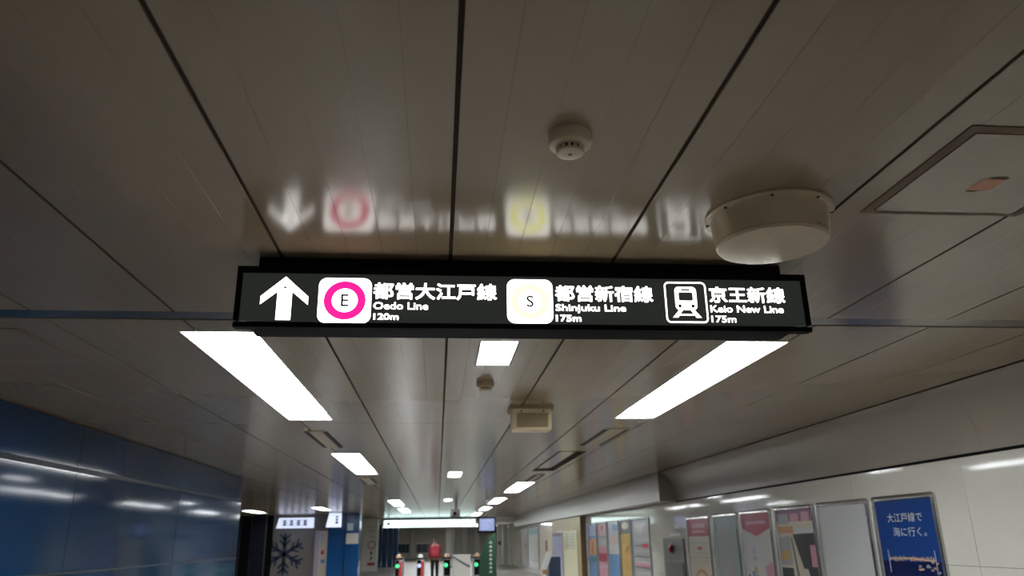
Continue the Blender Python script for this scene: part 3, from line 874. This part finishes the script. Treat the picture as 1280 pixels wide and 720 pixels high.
# ================================================================== FAR END: GATE SIGN, MONITOR, FLAG, GATES
M_LITT = mat('sign_teal_white', (.8, .9, .9), .4, emit=2.6, ecol=(.72, .95, .92))
M_LITB = mat('sign_blue_white', (.7, .75, .9), .4, emit=1.0, ecol=(.66, .74, .98))
t = thing('gate_sign', 'wide bright pale sign band over the ticket gates', 'sign', (-.35, 45.1, CZ))
q = MB(); q.bbox(-3.05, 2.15, 45.0, 45.25, 2.22, 2.66, M_ALU, .01); part(q, 'cabinet', t)
q = MB(); q.box(-3.0, 2.10, 44.985, 45.0, 2.25, 2.63, M_LITT); fp = part(q, 'lit_panel', t)
q = MB(); q.lathe([(.09, 44.975), (.09, 44.985)], (-2.75, 0, 2.45), mat('teal_mark', (.03, .2, .16), .4), 16, 'y'); part(q, 'round_mark', fp)
for x in (-2.2, 1.3):
    q = MB(); q.tube((x, 45.12, 2.65), (x, 45.12, CZ), .03, M_ALUD); part(q, 'hanger', t)

t = thing('monitor', 'small monitor with lavender blue screen hanging from a ceiling pole', 'monitor', (1.53, 25.0, CZ))
q = MB(); q.bbox(1.25, 1.82, 25.0, 25.07, 1.745, 2.215, M_BLACK, .012); part(q, 'case', t)
q = MB(); q.box(1.30, 1.77, 24.992, 25.0, 1.80, 2.165, mat('screen', (.1, .1, .15), .2, emit=.55, ecol=(.42, .52, .95))); part(q, 'screen', t)
q = MB()
for z in (1.86, 1.93, 2.0, 2.08): q.box(1.36, 1.36 + .34 * random.uniform(.6, 1), 24.989, 24.992, z, z + .02, mat('screen_line', (.1, .1, .15), .2, emit=.75, ecol=(.6, .66, .98)))
part(q, 'screen_lines', t)
q = MB(); q.tube((1.53, 25.04, 2.2), (1.53, 25.04, CZ), .028, M_ALUD); part(q, 'pole', t, True)
q = MB(); q.bbox(1.44, 1.62, 24.95, 25.13, CZ - .02, CZ, M_ALUD, .004); part(q, 'ceiling_plate', t)

# green feather flag
t = thing('feather_flag', 'tall dark green feather flag with white vertical lettering under the monitor', 'flag', (1.9, 26.5, 0))
M_GREEN = mat('green_cloth', (.004, .045, .018), .7)
out = [(1.93, .25), (1.36, .25)]
for i in range(13):
    s = i / 12
    out.append((1.36 + .50 * s ** 3 + .02 * s, .30 + 1.46 * (1 - (1 - s) ** 1.15)))
out.append((1.93, 1.74))
q = MB(); q.prism([(x, 26.5, z) for x, z in out], (0, .012, 0), M_GREEN); part(q, 'cloth', t)
q = MB()
for i in range(8):
    z = 1.42 - .13 * i
    q.box(1.70, 1.80, 26.492, 26.498, z, z + .022, C['white']); q.box(1.738, 1.762, 26.492, 26.498, z + .022, z + .075, C['white'])
part(q, 'lettering', t, label='blurred white vertical strokes')
q = MB(); q.tube((1.94, 26.506, .03), (1.94, 26.506, 1.78), .012, M_ALUD, 8); part(q, 'pole', t, True)
q = MB(); q.bbox(1.60, 2.20, 26.25, 26.75, 0, .04, M_ALUD, .01); part(q, 'base', t)

# ticket gates
M_GATE = mat('gate_grey', (.42, .42, .42), .35, metal=.3)
M_GRED = mat('gate_red', (.50, .035, .05), .4)
M_GGREEN = mat('gate_green_lamp', (.05, .5, .2), .4, emit=1.1, ecol=(.04, .85, .30))
M_GLAV = mat('gate_display', (.4, .45, .8), .4, emit=.9, ecol=(.45, .52, .98))
def gate(x, label, lamp_mat, red, topmat):
    y0 = 30.0
    t = thing('ticket_gate', label, 'ticket gate', (x, y0 + .8, 0), 'ticket gates under the lit sign')
    q = MB(); q.bbox(x - .13, x + .13, y0, y0 + 1.6, 0, .90, M_GATE, .03); part(q, 'body', t)
    q = MB(); q.bbox(x - .15, x + .15, y0 - .02, y0 + 1.62, .88, .94, M_BLACK, .02); part(q, 'top', t)
    q = MB(); q.box(x - .115, x + .02 if red else x + .115, y0 - .012, y0, .30, .86, M_BLACKG); part(q, 'front_panel', t)
    if red:
        q = MB(); q.box(x + .02, x + .125, y0 - .014, y0, .05, .80, M_GRED); part(q, 'red_panel', t)
    q = MB(); q.lathe([(.07, y0 - .012), (.065, y0 - .03), (.03, y0 - .04)], (x - .04, 0, .66), lamp_mat, 18, 'y'); part(q, 'indicator', t, True)
    q = MB(); q.lathe([(.10, .94), (.10, .99), (.075, 1.04), (.03, 1.06)], (x, y0 + .15, 0), topmat, 20); part(q, 'reader', t, True)
M_PEACH = mat('reader_peach', (.55, .36, .22), .4)
gate(-1.42, 'ticket gate nearest the blue pillar, with green lamp and red panel', M_GGREEN, True, M_PEACH)
gate(-.62, 'ticket gate with a lavender display and red panel, left of the person', M_GLAV, True, M_TRAY)
gate(.36, 'ticket gate right of the person, with green lamp', M_GGREEN, False, M_PEACH)
gate(1.48, 'ticket gate beside the green flag, with green lamp', M_GGREEN, False, M_PEACH)
# barrier between gates with handrail
t = thing('barrier', 'white barrier panel with a dark sloping handrail right of the gates', 'barrier', (.85, 30.4, 0))
q = MB(); q.bbox(.56, 1.24, 30.3, 30.36, 0, 1.02, mat('barrier_white', (.62, .61, .56), .35), .01); part(q, 'panel', t)
q = MB(); q.tube((.57, 30.25, .97), (1.22, 30.25, .58), .03, M_ALUD); part(q, 'handrail', t, True)
for x, z in ((.62, .935), (1.15, .62)):
    q = MB(); q.tube((x, 30.25, z), (x, 30.31, z), .015, M_ALUD, 8); part(q, 'bracket', t)

# pillars
b = MB()
b.bbox(-4.9, -4.15, 36.4, 37.2, 0, CZ - .01, M_BLUE2, .02)
t = thing('pillar', 'bright blue pillar with a pale square notice and a beige plate', 'pillar', (-4.2, 36.8, 0), 'blue pillars on the left')
part(b, 'shaft', t)
q = MB(); q.bbox(-4.13, -3.50, 36.3, 37.2, 0, CZ - .01, M_BLUE2, .02); part(q, 'shaft', t)
q = MB(); q.box(-4.05, -3.78, 36.285, 36.30, 2.02, 2.33, mat('teal_notice', (.35, .5, .5), .4)); part(q, 'notice', t, label='small pale teal notice')
q = MB(); q.box(-4.07, -3.52, 36.285, 36.30, 1.45, 1.90, mat('beige_plate', (.45, .42, .38), .4)); part(q, 'plate', t, label='beige plate')
t = thing('pillar', 'white pillar with a vertical notice beside the blue pillar', 'pillar', (-3.6, 44.3, 0))
q = MB(); q.bbox(-4.1, -3.25, 44.0, 44.9, 0, CZ - .01, M_WHITE, .02); part(q, 'shaft', t)
q = MB(); P = Plane((-3.56, 43.999, 0), (1, 0, 0), (0, 0, 1), (0, -1, 0))
for i, z in enumerate((2.25, 2.05, 1.75)): P.rect(q, -.15, .18, z, z + .05, C['grey'], .003)
P.ring(q, P.ell(0, 1.35, .22, .22), P.ell(0, 1.35, .17, .17), C['red'], .003)
P.rect(q, -.06, .06, .85, 1.02, C['dgrey'], .003); P.rect(q, -.06, .06, .6, .75, C['dgrey'], .003); P.rect(q, -.2, .2, .3, .45, C['red'], .003)
part(q, 'notice', t, label='vertical notice with a red ring')
t = thing('pillar', 'dark blue ribbed pillar between the white pillar and the gates', 'pillar', (-3.0, 50.3, 0), 'blue pillars on the left')
for i in range(4):
    q = MB(); q.bbox(-3.75 + .34 * i, -3.75 + .34 * i + .30, 50.0, 50.6, 0, 2.49, M_BLUE2, .015); part(q, 'rib', t)
t = thing('pillar', 'slim white pillar behind the person at the gates', 'pillar', (.62, 47.2, 0))
q = MB(); q.bbox(.46, .84, 47.0, 47.4, 0, 2.49, M_WHITE, .02); part(q, 'shaft', t)
q = MB(); q.bbox(.44, .86, 46.98, 47.42, 0, .12, M_ALUD, .01); part(q, 'base', t)
t = thing('pillar', 'thin beige post against the far wall', 'pillar', (-2.12, 69.5, 0))
q = MB(); q.bbox(-2.30, -1.94, 69.3, 69.7, 0, 2.49, M_BEIGE, .02); part(q, 'shaft', t)
q = MB(); q.bbox(-2.34, -1.90, 69.26, 69.74, 0, .12, M_ALUD, .01); part(q, 'base', t)
# pale partition at the right end
t = thing('partition', 'pale partition of tall boards right of the green flag', 'partition', (4.15, 49.0, 0))
for i in range(3):
    q = MB(); q.bbox(3.62 + .35 * i, 3.62 + .35 * i + .33, 48.8, 48.9, 0, 2.42, M_GREYP if i == 1 else M_WHITE, .01); part(q, 'board', t)
q = MB(); q.box(3.66, 3.88, 48.79, 48.8, 1.2, 1.42, C['dgrey']); part(q, 'notice', t)
q = MB(); q.box(3.66, 4.64, 48.9, 48.95, 0, .1, M_ALUD); part(q, 'foot_rail', t)

# lit signs in the hall on the left
def d_sign(x0, x1, y, z0, z1, label, slant, txt):
    t = thing('wall_sign', label, 'sign', ((x0 + x1) / 2, y, CZ), 'lit signs over the dark hall')
    q = MB(); q.prism([(x0, y, z0), (x1, y, z0), (x1, y, z1), (x0 + slant, y, z1)], (0, .15, 0), M_LITB); part(q, 'lit_box', t)
    q = MB(); P = Plane((x0, y, z0), (x1 - x0, 0, 0), (0, 0, z1 - z0), (0, -1, 0))
    for u0, u1 in txt:
        for v0, v1 in ((.25, .38), (.48, .58), (.68, .78)): P.rect(q, u0, u1, v0, v1, C['blue'], .004)
        P.rect(q, (u0 + u1) / 2 - .02, (u0 + u1) / 2 + .02, .22, .8, C['blue'], .005)
    part(q, 'lettering', t, label='blurred dark blue characters')
    for x in (x0 + .3, x1 - .12):
        q = MB(); q.tube((x, y + .08, z1 - .01), (x, y + .08, CZ), .02, M_ALUD, 8); part(q, 'hanger', t)
d_sign(-7.35, -5.68, 37.2, 2.17, 2.62, 'long lit white sign with blue characters over the grey wall', .12, ((.16, .29), (.34, .47), (.53, .66), (.71, .84)))
d_sign(-4.75, -4.12, 34.5, 2.14, 2.72, 'small tilted lit white sign beside the blue pillar', .12, ((.62, .82),))
# advertisement board between grey wall and blue pillar
t = thing('advertisement_board', 'narrow purple edged advertisement board between grey wall and blue pillar', 'board', (-5.2, 37.2, 0))
q = MB(); q.bbox(-5.55, -4.95, 37.1, 37.3, 0, 2.05, mat('mauve_edge', (.42, .36, .48), .3), .01); part(q, 'frame', t)
q = MB(); q.box(-5.36, -4.98, 37.085, 37.1, .05, 2.0, C['cream']); sh = part(q, 'sheet', t)
q = MB(); P = Plane((-5.36, 37.085, 0), (.38, 0, 0), (0, 0, 2.0), (0, -1, 0))
P.poly(q, [(.05, .95), (.5, .95), (.3, .6)], C['lav'], .003); P.poly(q, P.ell(.45, .55, .2, .05, 14), C['red'], .003); P.rect(q, .3, .8, .32, .4, C['sky'], .003)
part(q, 'print', sh)

# ================================================================== PERSON AT THE GATES
def skin(name, verts, edges, radii, material, parent, sub=2):
    me = bpy.data.meshes.new(name)
    me.from_pydata(verts, edges, [])
    ob = bpy.data.objects.new(name + '_source', me); COL.objects.link(ob)
    ob.modifiers.new('skin', 'SKIN'); ms_ = ob.modifiers.new('sub', 'SUBSURF'); ms_.levels = sub; ms_.render_levels = sub
    for i, r in enumerate(radii):
        sv = me.skin_vertices[0].data[i]
        sv.radius = r if isinstance(r, tuple) else (r, r)
        sv.use_root = (i == 0)
    dg = bpy.context.evaluated_depsgraph_get(); dg.update()
    ev = bpy.data.meshes.new_from_object(ob.evaluated_get(dg))
    bpy.data.objects.remove(ob); bpy.data.meshes.remove(me)
    ev.name = name
    ev.materials.clear(); ev.materials.append(material)
    ev.polygons.foreach_set('material_index', [0] * len(ev.polygons))
    ev.polygons.foreach_set('use_smooth', [True] * len(ev.polygons))
    o = bpy.data.objects.new(name, ev); COL.objects.link(o); o.parent = parent
    return o
pt = thing('person', 'person in a red jacket walking away between the ticket gates', 'person', (-.10, 31.6, 0))
M_SKIN = mat('skin', (.45, .27, .19), .5)
M_JACKET = mat('red_jacket', (.22, .012, .03), .7)
M_TROUS = mat('black_trousers', (.012, .012, .016), .7)
M_HAIR = mat('black_hair', (.008, .007, .006), .5)
H = [(0, 0, .86), (0, 0, 1.02), (0, .0, 1.22), (0, .01, 1.33), (0, .02, 1.41), (0, .03, 1.49), (0, .035, 1.57),
     (-.17, .0, 1.31), (-.20, .0, 1.06), (-.19, .09, .84), (.17, .0, 1.31), (.20, -.02, 1.06), (.19, .05, .84),
     (-.085, .0, .80), (-.09, .04, .45), (-.09, -.07, .10), (-.09, .06, .04),
     (.085, .0, .80), (.09, .07, .45), (.09, .14, .10), (.09, .26, .045)]
E_ = [(0, 1), (1, 2), (2, 3), (3, 4), (4, 5), (5, 6), (3, 7), (7, 8), (8, 9), (3, 10), (10, 11), (11, 12), (0, 13), (13, 14), (14, 15), (15, 16), (0, 17), (17, 18), (18, 19), (19, 20)]
Rr = [(.13, .10), (.12, .095), (.15, .105), (.12, .09), .05, .075, .07, .052, .042, .030, .052, .042, .030, .085, .056, .038, .035, .085, .056, .038, .035]
skin('body', H, E_, Rr, M_SKIN, pt)
J = [(0, 0, .86), (0, 0, 1.02), (0, 0, 1.22), (0, .01, 1.34), (-.17, 0, 1.31), (-.20, 0, 1.06), (-.19, .075, .88), (.17, 0, 1.31), (.20, -.02, 1.06), (.19, .04, .88)]
skin('jacket', J, [(0, 1), (1, 2), (2, 3), (3, 4), (4, 5), (5, 6), (3, 7), (7, 8), (8, 9)], [(.155, .12), (.145, .115), (.175, .125), (.125, .105), .068, .058, .048, .068, .058, .048], M_JACKET, pt)
T_ = [(0, 0, .90), (-.085, 0, .80), (-.09, .04, .45), (-.09, -.07, .11), (.085, 0, .80), (.09, .07, .45), (.09, .14, .11)]
skin('trousers', T_, [(0, 1), (1, 2), (2, 3), (0, 4), (4, 5), (5, 6)], [(.14, .11), .098, .070, .055, .098, .070, .055], M_TROUS, pt)
for sx, yy in ((-.09, -.02), (.09, .20)):
    skin('shoe', [(sx, yy - .07, .045), (sx, yy + .03, .045), (sx, yy + .13, .038)], [(0, 1), (1, 2)], [.046, .048, .040], M_BLACK, pt)
skin('hair', [(0, .03, 1.60), (0, .005, 1.57), (0, -.02, 1.50)], [(0, 1), (1, 2)], [.070, .088, .06], M_HAIR, pt)
# ears, nose
for sx in (-.076, .076):
    skin('ear', [(sx, .03, 1.505), (sx * 1.1, .02, 1.535)], [(0, 1)], [.012, .016], M_SKIN, pt, 1)
skin('nose', [(0, .10, 1.52), (0, .125, 1.49)], [(0, 1)], [.012, .014], M_SKIN, pt, 1)
for sx, hy in ((-.19, .09), (.19, .05)):
    s = 1 if sx > 0 else -1
    hv = [(sx, hy, .83), (sx, hy + .01, .79)]; he = [(0, 1)]; hr = [.024, .026]
    for i in range(4):
        k = len(hv); fy = hy - .02 + .02 * i; ln = (.055, .068, .072, .060)[i]
        hv += [(sx, fy, .765), (sx - s * .006, fy + .006, .765 - ln * .55), (sx - s * .018, fy + .010, .765 - ln)]
        he += [(1, k), (k, k + 1), (k + 1, k + 2)]; hr += [.009, .008, .007]
    k = len(hv)
    hv += [(sx - s * .015, hy + .045, .795), (sx - s * .02, hy + .058, .765)]; he += [(1, k), (k, k + 1)]; hr += [.010, .008]
    skin('hand', hv, he, hr, M_SKIN, pt, 1)
t = thing('backpack', 'bright red backpack on the back of the person at the gates', 'backpack', (-.10, 31.42, 1.12))
M_PACK = mat('red_nylon', (.48, .03, .06), .5)
q = MB(); q.bbox(-.27, .07, 31.26, 31.455, .90, 1.33, M_PACK, .055); part(q, 'bag', t, True)
q = MB(); q.bbox(-.22, .02, 31.225, 31.28, .93, 1.13, M_PACK, .022); part(q, 'pocket', t, True)
q = MB(); q.bbox(-.12, -.08, 31.30, 31.38, 1.325, 1.365, M_BLACK, .008); part(q, 'handle', t)
for x in (-.24, .06):
    q = MB(); q.tube((x - .0, 31.45, 1.28), (x, 31.46, 1.36), .014, M_PACK, 8); part(q, 'strap', t)
